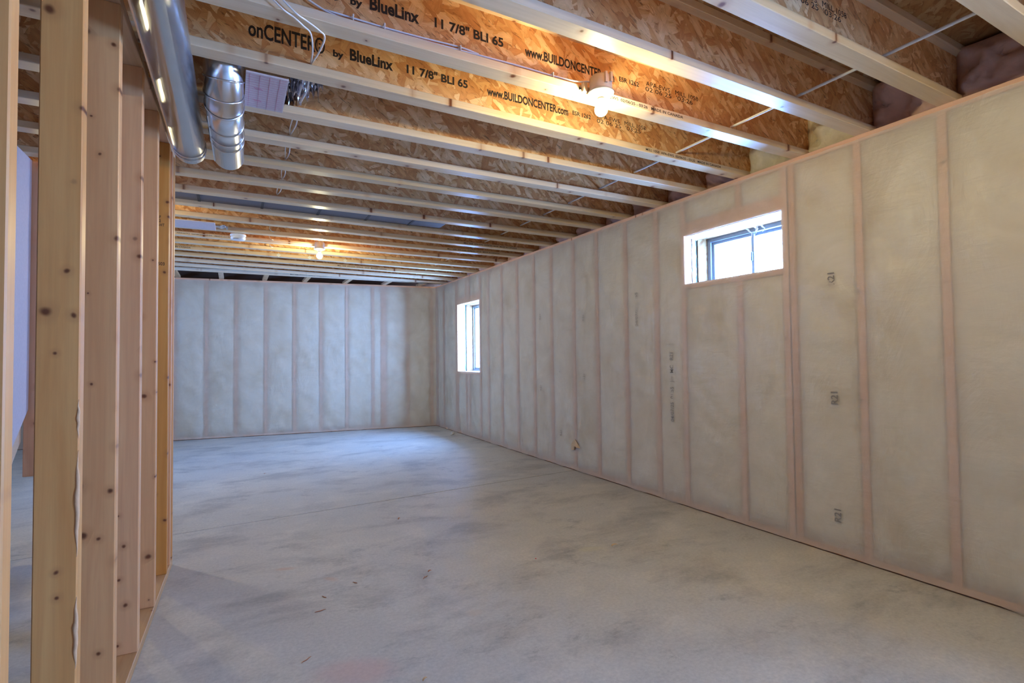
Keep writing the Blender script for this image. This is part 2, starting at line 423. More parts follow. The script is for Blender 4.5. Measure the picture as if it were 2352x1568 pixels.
JX0, JX1 = -2.6, 3.42
for k in range(-7, 19):
    wb = B(); skew_box(wb, k, JX0, JX1, FW/2-.005, FW/2+.005, H+FT-.012, ZT-FT+.012)
    jo = wb.obj('floor_joist', 'web', ceil_); joists[k] = jo
    for nm, z0, z1 in (('bottom_flange', H, H+FT), ('top_flange', ZT-FT, ZT)):
        fb = B(); skew_box(fb, k, JX0, JX1, 0, FW, z0, z1); fb.bevel(.0025); fb.obj(nm, 'flange', jo)

def web_text(k, body, x0, x1, zc, h, wgt=.012, mat='ink', name='lettering'):
    xm = x0; y = jy(k, (x0+x1)/2)+FW/2-.0056
    ang = math.atan2(jy(k, 2)-jy(k, 0), 2)
    size = h/.72
    Mx = Matrix.Translation((x0, jy(k, x0)+FW/2-.0057, zc-h/2)) @ Matrix.Rotation(ang, 4, 'Z') @ Matrix.Rotation(PI/2, 4, 'X')
    return text(name, body, size, x1-x0, Mx, mat, joists[k], wgt)
def flange_text(k, body, x0, x1, zc=H+.0195, h=.0155, wgt=.012):
    ang = math.atan2(jy(k, 2)-jy(k, 0), 2)
    Mx = Matrix.Translation((x0, jy(k, x0)-.0008, zc-h/2)) @ Matrix.Rotation(ang, 4, 'Z') @ Matrix.Rotation(PI/2, 4, 'X')
    return text('lettering', body, h/.72, x1-x0, Mx, 'ink', joists[k], wgt)
for k in (2, 3):
    web_text(k, 'onCENTER\u00ae', .053, .359, 2.594, .068, .02)
    web_text(k, 'by', .394, .440, 2.578, .030, .035)
    web_text(k, 'BlueLinx', .468, .668, 2.592, .052, .035)
    web_text(k, '11 7/8" BLI 65', .735, 1.056, 2.594, .040, .03)
    web_text(k, 'www.BUILDONCENTER.com', 1.166, 1.680, 2.589, .044, .03)
    web_text(k, 'ESR 1262', 1.710, 1.840, 2.592, .024, .02)
for k in (0, 2, 3):
    web_text(k, 'APA-EWS   MILL 1058', 1.889, 2.267, 2.612, .025, .0)
    web_text(k, "02 06 25  '03:2%s" % ('6' if k != 3 else '5'), 1.885, 2.225, 2.583, .025, .0)
flange_text(2, 'MILL 1058  APA-EWS  02/06/25 - 03:26   MADE IN CANADA', 1.436, 2.111)
flange_text(3, 'MILL 1058  APA-EWS  02/06/25 - 03:25   MADE IN CANADA', 2.231, 2.906)
flange_text(12, 'MILL 1058  APA-EWS  02/06/25 - 03:24   MADE IN CANADA', -.62, .06)
flange_text(14, 'MILL 1058  APA-EWS  02/06/25 - 03:24   MADE IN CANADA', -1.1, -.42)
flange_text(15, 'MILL 1058  APA-EWS  02/06/25 - 03:24   MADE IN CANADA', 1.25, 1.93)
flange_text(18, 'MILL 1058  APA-EWS  02/06/25 - 03:24   MADE IN CANADA', .75, 1.43)
flange_text(10, 'MILL 1058  APA-EWS  02/06/25 - 03:24   MADE IN CANADA', 2.25, 2.93)
flange_text(11, 'MILL 1058  APA-EWS  02/06/25 - 03:24   MADE IN CANADA', 2.20, 2.88)
# blocking between the last joist and the back wall
def backY(x): return L + BA*(x-W)
for x in (-2.0, -1.35, -.73, -.157, .44, 1.024, 1.642, 2.27, 2.86):
    bb = B(); x0, x1 = x-.032, x+.032
    bb.box(x0, x1, jy(18, x)+FW+.001, backY(x)+.085, H+.001, H+.0385); bb.bevel(.002)
    bb.obj('blocking', 'block', ceil_)

# ================================================================= INSULATED WALLS (studs, batts, plastic)
def batt_mesh(w, z0, z1, y0=.009, depth=.075, seed=0):
    b = B(); nx = 6; nz = max(3, int((z1-z0)/.10)); g = []
    for j in range(nz+1):
        r = []
        for i in range(nx+1):
            u = i/nx; v = j/nz; x = u*w; z = z0+(z1-z0)*v
            e = min(u, 1-u)*w; ez = min(v, 1-v)*(z1-z0)
            puff = 1-math.exp(-min(e, ez)/.016)
            nn = noise.noise(Vector((x*7+seed*3.1, z*5, seed*1.7)))
            n2 = noise.noise(Vector((x*2+seed*5.1, z*1.6, seed*.7)))
            y = y0+.007*(1-puff)+.007*nn*puff+.006*n2
            r.append(b.bm.verts.new((x, max(.004, y), z)))
        g.append(r)
    for j in range(nz):
        for i in range(nx):
            f = b.bm.faces.new((g[j][i], g[j][i+1], g[j+1][i+1], g[j+1][i])); f.smooth = True
    # closed box behind
    bk = [b.bm.verts.new(p) for p in ((0, depth, z0), (w, depth, z0), (w, depth, z1), (0, depth, z1))]
    b.bm.faces.new(bk[::-1])
    b.bm.faces.new([g[0][i] for i in range(nx+1)][::-1]+[bk[0], bk[1]])
    b.bm.faces.new([g[nz][i] for i in range(nx+1)]+[bk[2], bk[3]])
    b.bm.faces.new([g[j][0] for j in range(nz+1)]+[bk[3], bk[0]])
    b.bm.faces.new([g[j][nx] for j in range(nz+1)][::-1]+[bk[1], bk[2]])
    return b
def insulated_wall(name, origin, rz, length, studs, wins, seed, sheet_top=H-.026):
    """local x along the wall, y away from the room, z up. studs: centres; wins: (x0,x1,z0,z1)"""
    b = B()
    # foundation behind, with the window openings left out
    xs = sorted({0, length, *[w[0]-.03 for w in wins], *[w[1]+.03 for w in wins]})
    for a, c in zip(xs, xs[1:]):
        ops = [w for w in wins if w[0]-.031 <= a and c <= w[1]+.031]
        if ops:
            w = ops[0]; b.box(a, c, .16, .40, -.05, w[2]-.03); b.box(a, c, .16, .40, w[3]+.03, H)
        else: b.box(a, c, .16, .40, -.05, H)
    root = struct(b.obj(name, 'concrete_wall')); root.location = origin; root.rotation_euler = (0, 0, rz)
    boxo('bottom_plate', 0, length, .003, .089, .006, .038, 'wallplate', root, .002)
    boxo('shadow_gap_strip', 0, length, .004, .089, 0, .0055, 'dark_gap', root)  # dark strip added to draw the shadow gap under the plate
    boxo('top_plate', 0, length, .0, .089, H-.038, H, 'wallplate', root, .002)
    SW = .019
    for s in studs:
        z0, z1 = .038, H-.038; parts = [(z0, z1)]
        for w in wins:
            if w[0]-.005 < s < w[1]+.005: parts = [(z0, w[2]-.038), (w[3]+.10, z1)]
        for a, c in parts:
            if c-a > .05: boxo('stud', s-SW, s+SW, .003, .089, a, c, 'wallstud', root, .0015)
    for w in wins:
        boxo('rough_sill', w[0]-.0, w[1]+.0, .003, .089, w[2]-.038, w[2], 'wallstud', root)
        boxo('header', w[0]-.0, w[1]+.0, .003, .089, w[3], w[3]+.10, 'wallstud', root)
        for x in (w[0], w[1]):
            x0 = x-.038 if x == w[0] else x
            boxo('stud', x0, x0+.038, .003, .089, .038, H-.038, 'wallstud', root, .0015)
    # batts in each bay
    edges = []
    for s in studs: edges.append((s-SW, s+SW))
    for w in wins: edges += [(w[0]-.038, w[0]), (w[1], w[1]+.038)]
    edges.sort(); cur = 0.
    q = 0
    for a, c in edges+[(length, length)]:
        if a-cur > .03:
            mid = (a+cur)/2; segs = [(.040, H-.040)]
            for w in wins:
                if w[0] < mid < w[1]: segs = [(.040, w[2]-.040)] + ([(w[3]+.102, H-.040)] if w[3] < H-.20 else [])
            for z0, z1 in segs:
                q += 1; ob = batt_mesh(a-cur-.002, z0, z1, seed=seed*50+q).obj('insulation_batt', 'batt', root); ob.location = (cur+.001, 0, 0)
        cur = max(cur, c)
    # plastic sheet, wrinkled, with openings cut at the windows
    b = B(); step = .045
    def axis(lo, hi, cuts):
        pts = sorted({lo, hi, *[c for c in cuts if lo < c < hi]}); out = []
        for a, c in zip(pts, pts[1:]):
            n = max(1, round((c-a)/step)); out += [a+(c-a)*i/n for i in range(n)]
        return out+[hi]
    ax = axis(.0, length, [v for w in wins for v in (w[0], w[1])]); az = axis(.010, sheet_top, [v for w in wins for v in (w[2], w[3])])
    stl = [e for e in edges]
    g = []
    for z in az:
        r = []
        for x in ax:
            dst = min(abs(x-(e[0]+e[1])/2) for e in stl)
            free = min(1., max(0., (dst-.02)/.10))
            n = noise.noise(Vector((x*1.7+z*1.2+seed, z*1.4-x*.7, seed)))
            cr = abs(noise.noise(Vector(((x+z)*3.2+seed*2, (z-x)*.9, 3+seed))))
            sag = .006*n + .020*max(0, .20-cr)/.20*free
            low = max(0, 1-z/.16)
            y = -.0030 - max(0, sag)*.9*free - .010*low*abs(noise.noise(Vector((x*6, z*9, seed+4))))
            xx, zz = x, z
            for w in wins:
                if w[0]-.001 <= x <= w[1]+.001 and w[2]-.001 <= z <= w[3]+.001: y = -.004
            if z == az[0]: zz = z+.010*noise.noise(Vector((x*5, 0, seed)))
            if z == az[-1]: zz = z+.004*noise.noise(Vector((x*7, 1, seed)))
            r.append(b.bm.verts.new((xx, y, zz)))
        g.append(r)
    for j in range(len(az)-1):
        for i in range(len(ax)-1):
            xm, zm = (ax[i]+ax[i+1])/2, (az[j]+az[j+1])/2
            if any(w[0] < xm < w[1] and w[2] < zm < w[3] for w in wins): continue
            f = b.bm.faces.new((g[j][i], g[j][i+1], g[j+1][i+1], g[j+1][i])); f.smooth = True
    bmesh.ops.delete(b.bm, geom=[v for v in b.bm.verts if not v.link_faces], context='VERTS')
    b.obj('plastic_sheet', 'poly', root, recalc=False)
    return root

YE = 8.66                                    # far end of the right wall
W1 = (YE-2.935, YE-2.106, 1.752, 2.136)      # near window in wall coordinates
W2 = (YE-7.650, YE-6.822, .975, 2.028)
rst = [8.28, 7.72, 7.313, 7.20, 6.53, 6.118, 5.688, 5.276, 4.892, 4.464, 4.067, 3.64, 3.252, 2.434, 2.038, 1.638, 1.234, .83, .42, .02, -.39, -.8, -1.2, -1.6, -2.0, -2.4]
W3 = (YE+.50, YE+1.68, .975, 2.028)             # unseen window added behind the viewpoint to light the stud edges
rst = [YE-y for y in rst if not (2.935 < y < 2.98)] + [.06]
wall_right = insulated_wall('wall_right', (W, YE, 0), -PI/2, YE+2.6, sorted(rst), [W1, W2, W3], 3)
# back wall, slightly out of square
kk = math.sqrt(1+BA*BA); XL = -2.6
bst = [(x-XL)*kk for x in (-2.57, -2.2, -1.8, -1.4, -1.17, -.766, -.355, .045, .46, .871, 1.267, 1.667, 2.08, 2.235, 2.275, 2.66, 3.075)]
wall_back = insulated_wall('wall_back', (XL, backY(XL), 0), math.atan(BA), (W-XL)*kk+.02, bst, [], 8)

# prints on the insulation facings, seen through the plastic
def wall_text(body, y, z, w, size, rot, wgt=.01, mat='ink_soft', off=-.0100):
    # local x of the wall = YE - y ; text plane is local XZ facing the room (-y)
    Mx = Matrix.Translation((YE-y, off, z)) @ Matrix.Rotation(PI/2, 4, 'X') @ Matrix.Rotation(rot, 4, 'Z')
    return text('lettering', body, size, w, Mx, mat, wall_right, wgt)
wall_text('04/07/25  01:55   JM  MC   R21    1', 3.066, .655, .63, .05, PI/2, .01)
for z in (1.60, .89, .20): wall_text('R21', 1.775, z, .075, .055, PI/2, .02)
wall_text('04/07/25 01:55', 3.47, 1.45, .30, .045, PI/2, .0)
for y, z in ((5.10, 1.62), (5.10, .80), (4.70, 1.02), (4.70, .33), (6.0, 1.9), (6.0, .9), (4.26, 1.55), (4.26, .95)): wall_text('R21', y, z, .06, .045, PI/2, .0)

# torn flap in the plastic low on the right wall
def flap(name, pts, faces, mat, parent):
    b = B(); vs = [b.bm.verts.new(p) for p in pts]
    for f in faces: b.bm.faces.new([vs[i] for i in f])
    return b.obj(name, mat, parent, recalc=False)
fx = YE-4.431
flap('torn_facing', [(fx-.09, -.008, .27), (fx-.02, -.012, .33), (fx, -.030, .26), (fx-.03, -.016, .22), (fx+.02, -.014, .30), (fx+.08, -.010, .245), (fx+.03, -.030, .25), (fx-.085, -.010, .205)],
     [(0, 3, 2, 1), (1, 2, 6, 4), (4, 6, 5), (7, 3, 0)], 'shaving', wall_right)

# ================================================================= WINDOWS
def window(name, w, stile, wall):
    x0, x1, z0, z1 = w
    b = B(); y0, y1 = .270, .345; fw = .030      # frame
    for bx in ((x0-.0, x0+fw, z0-.0, z1+.0), (x1-fw, x1, z0, z1), (x0+fw, x1-fw, z0, z0+fw), (x0+fw, x1-fw, z1-fw, z1)): b.box(bx[0], bx[1], y0, y1, bx[2], bx[3])
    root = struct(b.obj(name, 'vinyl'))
    root.matrix_world = wall.matrix_basis if False else Matrix.Translation(wall.location) @ Matrix.Rotation(wall.rotation_euler.z, 4, 'Z')
    for nm, a, c, yy in (('sash', x0+fw, stile+.012, .290), ('sash', stile-.012, x1-fw, .312)):
        b = B(); s = .022; zz0, zz1 = z0+fw, z1-fw
        for bx in ((a, a+s, zz0, zz1), (c-s, c, zz0, zz1), (a+s, c-s, zz0, zz0+s), (a+s, c-s, zz1-s, zz1)): b.box(bx[0], bx[1], yy, yy+.02, bx[2], bx[3])
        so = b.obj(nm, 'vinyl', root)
        boxo('pane', a+s, c-s, yy+.008, yy+.012, zz0+s, zz1-s, 'glass', so)
    # latch on the meeting stile
    boxo('latch', stile-.010, stile+.004, .278, .290, (z0+z1)/2-.05, (z0+z1)/2+.02, 'vinyl', root, .002)
    # strand board buck lining the opening
    for bx in ((x0-.011, x0, z0-.011, z1+.011), (x1, x1+.011, z0-.011, z1+.011)): boxo('buck_board', bx[0], bx[1], .160, .345, bx[2], bx[3], 'web_v', root)
    boxo('buck_board', x0, x1, .160, .345, z1, z1+.011, 'web_v', root); boxo('buck_board', x0, x1, .160, .345, z0-.011, z0, 'bwhite', root)
    # grey gap filler between the framing and the buck
    for x in (x0-.03, x1+.012): boxo('gap_filler', x, x+.018, .090, .160, z0-.02, z1+.02, 'filler', root)
    boxo('gap_filler', x0, x1, .090, .160, z0-.03, z0-.004, 'filler', root); boxo('gap_filler', x0, x1, .090, .160, z1+.006, z1+.03, 'filler', root)
    # ragged strip of loose plastic and insulation at the left jamb and along the head
    b = B(); n = 26; pa = pb = None
    for i in range(n+1):
        z = z0+(z1-z0)*i/n
        p = b.bm.verts.new((x0+.004+.010*abs(noise.noise(Vector((z*31, 1, 2)))), .086+.012*noise.noise(Vector((z*20, 4, 2))), z))
        q = b.bm.verts.new((x0+.002+.006*abs(noise.noise(Vector((z*27, 7, 2)))), .128+.026*noise.noise(Vector((z*29, 9, 2))), z))
        if pa: b.bm.faces.new((pa, p, q, pb))
        pa, pb = p, q
    b.obj('loose_insulation', 'scrap', root, recalc=False)
    return root
M_['web_v'] = osb('buck_strand_board', 0, .66, 1.6)
win1 = window('window_1', W1, YE-2.535, wall_right)
win2 = window('window_2', W2, YE-7.23, wall_right)
win3 = window('window_3_added', W3, YE+1.1, wall_right)
# shreds of plastic hanging along the head of the near window
b = B()
x0, x1, z0, z1 = W1
pa = pb = None; n = 40
for i in range(n+1):
    x = x0+.01+(x1-x0-.02)*i/n
    p = b.bm.verts.new((x, .012+.02*abs(noise.noise(Vector((x*9, 1, 5)))), z1-.004))
    q = b.bm.verts.new((x, .10+.10*abs(noise.noise(Vector((x*5, 2, 5)))), z1-.020-.030*abs(noise.noise(Vector((x*13, 3, 5))))))
    if pa: f = b.bm.faces.new((pa, p, q, pb)); f.smooth = True
    pa, pb = p, q
for (sx, ln, cv) in ((.50, .085, .035), (.575, .035, .02), (.61, .09, -.03), (.64, .05, .02)):
    xs = x0+sx*(x1-x0)*1.0+.04; prev = None
    for j in range(9):
        t = j/8; xx = xs+cv*math.sin(t*2.2)+.004*math.sin(j*2.1); zz = z1-.025-ln*t; yy = .15+.02*math.sin(t*3)
        w = .009*(1-t)+.0015
        a = b.bm.verts.new((xx-w, yy, zz)); c = b.bm.verts.new((xx+w, yy-.004, zz))
        if prev: b.bm.faces.new((prev[0], prev[1], c, a))
        prev = (a, c)
b.obj('torn_plastic', 'scrap', win1, recalc=False)

# insulation pillows stuffed between the joist ends above the right wall, and the rim board
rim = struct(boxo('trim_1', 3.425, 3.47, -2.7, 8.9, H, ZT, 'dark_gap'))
for k in range(-3, 18):
    y0, y1 = jy(k, 3.2)+FW/2+.006, jy(k+1, 3.2)+FW/2-.006
    b = B(); ny, nz = 14, 12; g = []
    yellow = k in (1, 2)
    for j in range(nz+1):
        r = []
        for i in range(ny+1):
            u, v = i/ny, j/nz; e = min(u, 1-u, v*.9+.04, 1-v+.05)
            puff = 1-math.exp(-e/.10)
            nn = noise.noise(Vector((u*2.3+k*3.3, v*2.6, k))); n2 = abs(noise.noise(Vector((u*5+k, v*3-u*2, 2+k))))
            x = 3.26-.06*puff-.11*nn*puff+.07*max(0, .12-n2)/.12*puff
            r.append(b.bm.verts.new((x, y0+(y1-y0)*u, H+.006+(ZT-.02-H)*v*(.98))))
        g.append(r)
    for j in range(nz):
        for i in range(ny): f = b.bm.faces.new((g[j][i], g[j+1][i], g[j+1][i+1], g[j][i+1])); f.smooth = True
    bk = [b.bm.verts.new(p) for p in ((3.42, y0, H+.006), (3.42, y1, H+.006), (3.42, y1, ZT-.01), (3.42, y0, ZT-.01))]
    b.bm.faces.new(bk)
    b.bm.faces.new([g[0][i] for i in range(ny+1)]+[bk[1], bk[0]]); b.bm.faces.new([g[nz][i] for i in range(ny+1)][::-1]+[bk[3], bk[2]])
    b.bm.faces.new([g[j][0] for j in range(nz+1)][::-1]+[bk[0], bk[3]]); b.bm.faces.new([g[j][ny] for j in range(nz+1)]+[bk[2], bk[1]])
    b.obj('insulation_batt', 'batt' if yellow else 'pink_fiber', rim)
# back rim
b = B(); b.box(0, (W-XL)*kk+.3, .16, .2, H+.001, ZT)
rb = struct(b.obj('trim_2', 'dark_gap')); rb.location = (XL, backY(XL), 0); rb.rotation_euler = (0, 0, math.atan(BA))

# ================================================================= LEFT STUD PARTITION
def px(y): return -.332+.02*(y-2.4)
ang = -math.atan(.02)
YP1 = 3.655
wl = struct(empty('wall_left', (px(0), 0, 0), ang))
def lp(name, y0, y1, x0, x1, z0, z1, mat, bev=.003): return boxo(name, x0, x1, y0, y1, z0, z1, mat, wl, bev)
lp('bottom_plate', -1.6, YP1, -.089, 0, 0, .038, 'plate')
lp('top_plate', -1.6, YP1, -.089, 0, H-.038, H-.0005, 'plate')
sy = [-1.55, -1.13, -.70, -.28, .12, .50, .83, 1.235, 1.700, 2.130, 2.557, 2.979, 3.397, 3.530, YP1-.039]
for i, y in enumerate(sy):
    o = lp('stud', y, y+.040, -.089, 0, .038, H-.038, 'stud')
# rough bark edge on the nearest full stud
s1 = 1.700
for (za, zb, rr) in ((.20, .34, .006), (.42, .60, .007), (.70, .97, .007), (1.0, 1.10, .005)):
    b = B(); pts = []
    nz = 12
    for i in range(nz+1):
        t = i/nz; z = za+(zb-za)*t; pts.append((-.002+.001*math.sin(i*1.7), s1+.001, z))
    b.tube(pts, [rr*math.sin(PI*(i+.3)/(nz+.6))*(0.7+.5*abs(noise.noise(Vector((i*.9, za*9, 1))))) for i in range(nz+1)], 7)
    b.obj('bark_edge', 'bark', wl)
# mill stamp on a farther stud
text('lettering', 'S-P-F\nNo.2\nKD-HT', .022, .05, Matrix.Translation((-.072, 3.3965, 1.98)) @ Matrix.Rotation(PI/2, 4, 'X'), 'ink', wl, .01)
text('lettering', '503', .025, .03, Matrix.Translation((-.05, 3.3965, 1.72)) @ Matrix.Rotation(PI/2, 4, 'X'), 'ink', wl, .01)

# ================================================================= OUTER SHELL (left side and behind the camera)
b = B()
b.box(-2.85, -2.6, -2.7, 6.4, 0, ZT); b.box(-2.85, -2.6, 7.2, 9.9, 0, ZT); b.box(-2.85, -2.6, 6.4, 7.2, 0, 1.5); b.box(-2.85, -2.6, 6.4, 7.2, 2.0, ZT)
struct(b.obj('wall_outer', 'concrete_wall'))
b = B()
for y0, y1, z0, z1 in ((6.4, 6.44, 1.5, 2.0), (7.16, 7.2, 1.5, 2.0), (6.78, 6.82, 1.54, 1.96), (6.44, 7.16, 1.5, 1.54), (6.44, 7.16, 1.96, 2.0)): b.box(-2.80, -2.72, y0, y1, z0, z1)
w4 = struct(b.obj('window_4_added', 'bwhite'))  # unseen window added for blue fill light towards the back wall
for y0, y1 in ((6.44, 6.78), (6.82, 7.16)): boxo('pane', -2.765, -2.755, y0, y1, 1.54, 1.96, 'glass', w4)
struct(boxo('wall_front', -2.85, 3.6, -2.85, -2.6, 0, ZT, 'concrete_wall'))

# ================================================================= STAIR seen between the studs
st = empty('staircase', (-1.14, 3.6, 0)); tag(st, 'wooden stair with pale stringer beyond the open stud wall at far left', 'staircase')
def sloped(name, x0, x1, ya, za, yb, zb, dz, mat):
    b = B(); vs = [b.bm.verts.new(p) for p in ((x0, ya, za), (x1, ya, za), (x1, yb, zb), (x0, yb, zb), (x0, ya, za+dz), (x1, ya, za+dz), (x1, yb, zb+dz), (x0, yb, zb+dz))]
    for f in ((0, 3, 2, 1), (4, 5, 6, 7), (0, 1, 5, 4), (1, 2, 6, 5), (2, 3, 7, 6), (3, 0, 4, 7)): b.bm.faces.new([vs[i] for i in f])
    o = b.obj(name, mat, st); o.location = (1.14, -3.6, 0); return o
sloped('stringer', -1.16, -1.12, 3.30, 0.0, 4.15, .72, .20, 'block')
sloped('stringer', -2.10, -2.06, 3.30, 0.0, 4.15, .72, .20, 'block')
for i in range(4):
    y = 3.40+i*.21; z = .17+i*.18
    o = boxo('tread', -2.06, -1.16, y, y+.24, z, z+.03, 'block', st); o.location = (1.14, -3.6, 0)
    o = boxo('riser', -2.06, -1.16, y+.01, y+.025, z-.15, z, 'block', st); o.location = (1.14, -3.6, 0)
o = boxo('side_panel', -1.118, -1.10, 2.2, 4.10, .0, H, 'drywall', None) if False else None
# plastic-covered side wall of the stair, and the dark end stud of it
b = B(); vs = []
for x in (-1.115, -1.095):
    vs.append([b.bm.verts.new(p) for p in ((x, 3.55, .22+.20), (x, 4.18, .75+.16), (x, 4.18, H-.001), (x, 3.2, H-.001), (x, 3.2, .10))])
for i in range(5): b.bm.faces.new((vs[0][i], vs[0][(i+1) % 5], vs[1][(i+1) % 5], vs[1][i]))
b.bm.faces.new(vs[0]); b.bm.faces.new(vs[1][::-1])
o = b.obj('side_panel', 'drywall', st); o.location = (1.14, -3.6, 0)
o = boxo('post', -1.12, -1.03, 4.19, 4.23, .50, H-.001, 'wallstud', st, .002); o.location = (1.14, -3.6, 0)

# ================================================================= ROUND DUCTS
def pipe(name, x, y0, y1, zc, r, label, rings, elbow=False):
    root = empty(name, (x, y1, zc)); tag(root, label, 'duct', None)
    b = B(); n = 40
    pts = []; rad = []
    def add(p, rr): pts.append(p); rad.append(rr)
    if elbow:
        R = .16; cyy, czz = y0, zc+R     # arc from vertical (down out of the bay) to horizontal
        add((0, y0-R-y1, .30), r); add((0, y0-R-y1, R+.001), r)
        for i in range(0, 10):
            a = PI/2*i/9
            add((0, y0-R*math.cos(a)-y1, R-R*math.sin(a)), r)
        o0 = y0
    else: add((0, y0-y1, 0), r)
    for yy in rings:
        pass
    add((0, -.001, 0), r-.001); add((0, 0, 0), r-.003)
    if elbow:
        pts = pts; 
    b.tube(pts, rad, n, caps=False)
    for yy in rings:
        rb_ = B(); rb_.tube([(0, yy-.0045-y1, 0), (0, yy-.003-y1, 0), (0, yy+.003-y1, 0), (0, yy+.0045-y1, 0)], [r+.0002, r+.0028, r+.0028, r+.0002], n, caps=False)
        rb_.obj('joint_ring', 'metal', root, recalc=False)
        rb_ = B(); rb_.tube([(0, yy+.0046-y1, 0), (0, yy+.0075-y1, 0)], r+.0006, n, caps=False); rb_.obj('joint_seam', 'rubber', root, recalc=False)
    # inner skin so the open end has thickness
    b.tube([(0, -.30, 0), (0, 0, 0)], [r-.004, r-.003], n, caps=False)
    b.obj('pipe', 'metal', root, recalc=False)
    b = B(); b.tube([(0, -.31, 0), (0, -.305, 0)], r-.005, n); b.obj('damper', 'metal', root)
    # long lock seam
    b = B(); b.prism((-r*.86, (y0-y1)*.98, -r*.5), (-r*.86, -.01, -r*.5), .008, .004); b.obj('seam', 'metal', root)
    return root
RD = .0785
p1 = pipe('duct_pipe', -.212, -1.2, 3.335, 2.361, RD, 'long round galvanized duct running beside the stud wall under the joists', [-.2, .8, 1.75, 3.235, 3.285])
p1.rotation_euler = (0, 0, -.006)
p2 = pipe('duct_pipe', -.024, 2.70, 3.335, 2.358, .0785, 'shorter round galvanized duct with elbow rising into the joists', [2.84, 2.97, 3.06], True)
p2.rotation_euler = (0, 0, -.02)
# elbow gores as raised rings
for i, a in enumerate((.15, .55, .95, 1.35)):
    b = B(); R = .16; c = Vector((0, 2.70-R*math.cos(a)-3.335, R-R*math.sin(a))); d = Vector((0, math.sin(a), -math.cos(a)))
    b.tube([c-d*.004, c-d*.002, c+d*.002, c+d*.004], [.0790, .083, .083, .0790], 40, caps=False); b.obj('gore_seam', 'metal', p2, recalc=False)
for i in range(2):
    pass

# sheet-metal duct filling a joist bay, taped at its joints
def grey_duct():
    y0 = jy(8, .5)+FW+.012; y1 = jy(9, .5)-.012
    root = empty('bay_duct', (.4, (y0+y1)/2, H+.03)); tag(root, 'flat grey sheet metal duct in the joist bay with black taped joints', 'duct')
    xs = [-2.55, -1.5, -.70, -.24, .212, .655, 1.073, 1.479, 1.80]
    for a, c in zip(xs, xs[1:]):
        b = B(); b.box(a+.004, c-.004, y0, y1, H+.030, H+.22); b.bevel(.004)
        o = b.obj('duct_section', 'duct', root); o.location = (-.4, -(y0+y1)/2, -(H+.03))
    for x in xs[1:-1]:
        o = boxo('joint_tape', x-.010, x+.010, y0-.003, y1+.003, H+.026, H+.224, 'rubber', root); o.location = (-.4, -(y0+y1)/2, -(H+.03))
grey_duct()

# ================================================================= PRINTED PANEL between the joists beside the elbow
pn = empty('insulation_panel', (.08, 2.62, H-.006)); tag(pn, 'white printed panel nailed across the joists beside the duct elbow', 'panel')
b = B(); b.box(-.035, .135, -.165, .175, -.004, .004); b.bevel(.001); b.obj('sheet', 'board_white', pn)
for i in range(15):
    yy = -.15+i*.0215
    b = B(); b.box(-.033, .128, yy, yy+.0010, -.0046, -.0041); b.obj('ruled_line', 'ink_red', pn)
for xx in (-.02, .02, .06, .10):
    b = B(); b.box(xx, xx+.0012, -.155, .165, -.0046, -.0041); b.obj('ruled_line', 'ink_red', pn)
for (xx, yy) in ((.02, .09), (.02, -.03)):
    b = B()
    for q in range(4): b.prism((xx-.02+q*.008, yy-.008, -.0045), (xx-.008+q*.008, yy+.008, -.0045), .0022, .0006)
    b.obj('red_mark', 'ink_red', pn)
# crumpled foil flex beside the panel
fo = B(); nU, nV = 22, 16; g = []
for j in range(nV+1):
    r = []
    for i in range(nU+1):
        u, v = i/nU, j/nV
        x = .225+.16*u; y = 2.80-.34*v+.05*math.sin(u*6)
        z = H+.02+.055*abs(math.sin(u*19+v*7))+.03*noise.noise(Vector((u*6, v*6, 1)))+.05*u
        r.append(fo.bm.verts.new((x, y, z)))
    g.append(r)
for j in range(nV):
    for i in range(nU): fo.bm.faces.new((g[j][i], g[j][i+1], g[j+1][i+1], g[j+1][i]))
tag(fo.obj('foil_wrap', 'foil', None, recalc=False), 'crumpled silver foil wrap tucked between joists beside the printed panel', 'foil')

# pale cover panel nailed below the joists farther back
cp = empty('cover_panel', (-.6, 5.50, H-.006)); tag(cp, 'pale pink rounded cover board under the far joists by the stud wall', 'panel')
b = B(); b.box(-.9, .455, -.15, .155, -.004, .004); b.bevel(.0035, 2); b.obj('sheet', 'board_white', cp)
b = B()
g = [[b.bm.verts.new((.455+.10*i/8, -.02+.14*j/4+.02*noise.noise(Vector((i, j, 1))), .004+.03*abs(noise.noise(Vector((i*.9, j*.9, 3)))))) for i in range(9)] for j in range(5)]
for j in range(4):
    for i in range(8): b.bm.faces.new((g[j][i], g[j][i+1], g[j+1][i+1], g[j+1][i]))
b.obj('foil_edge', 'foil', cp, recalc=False)

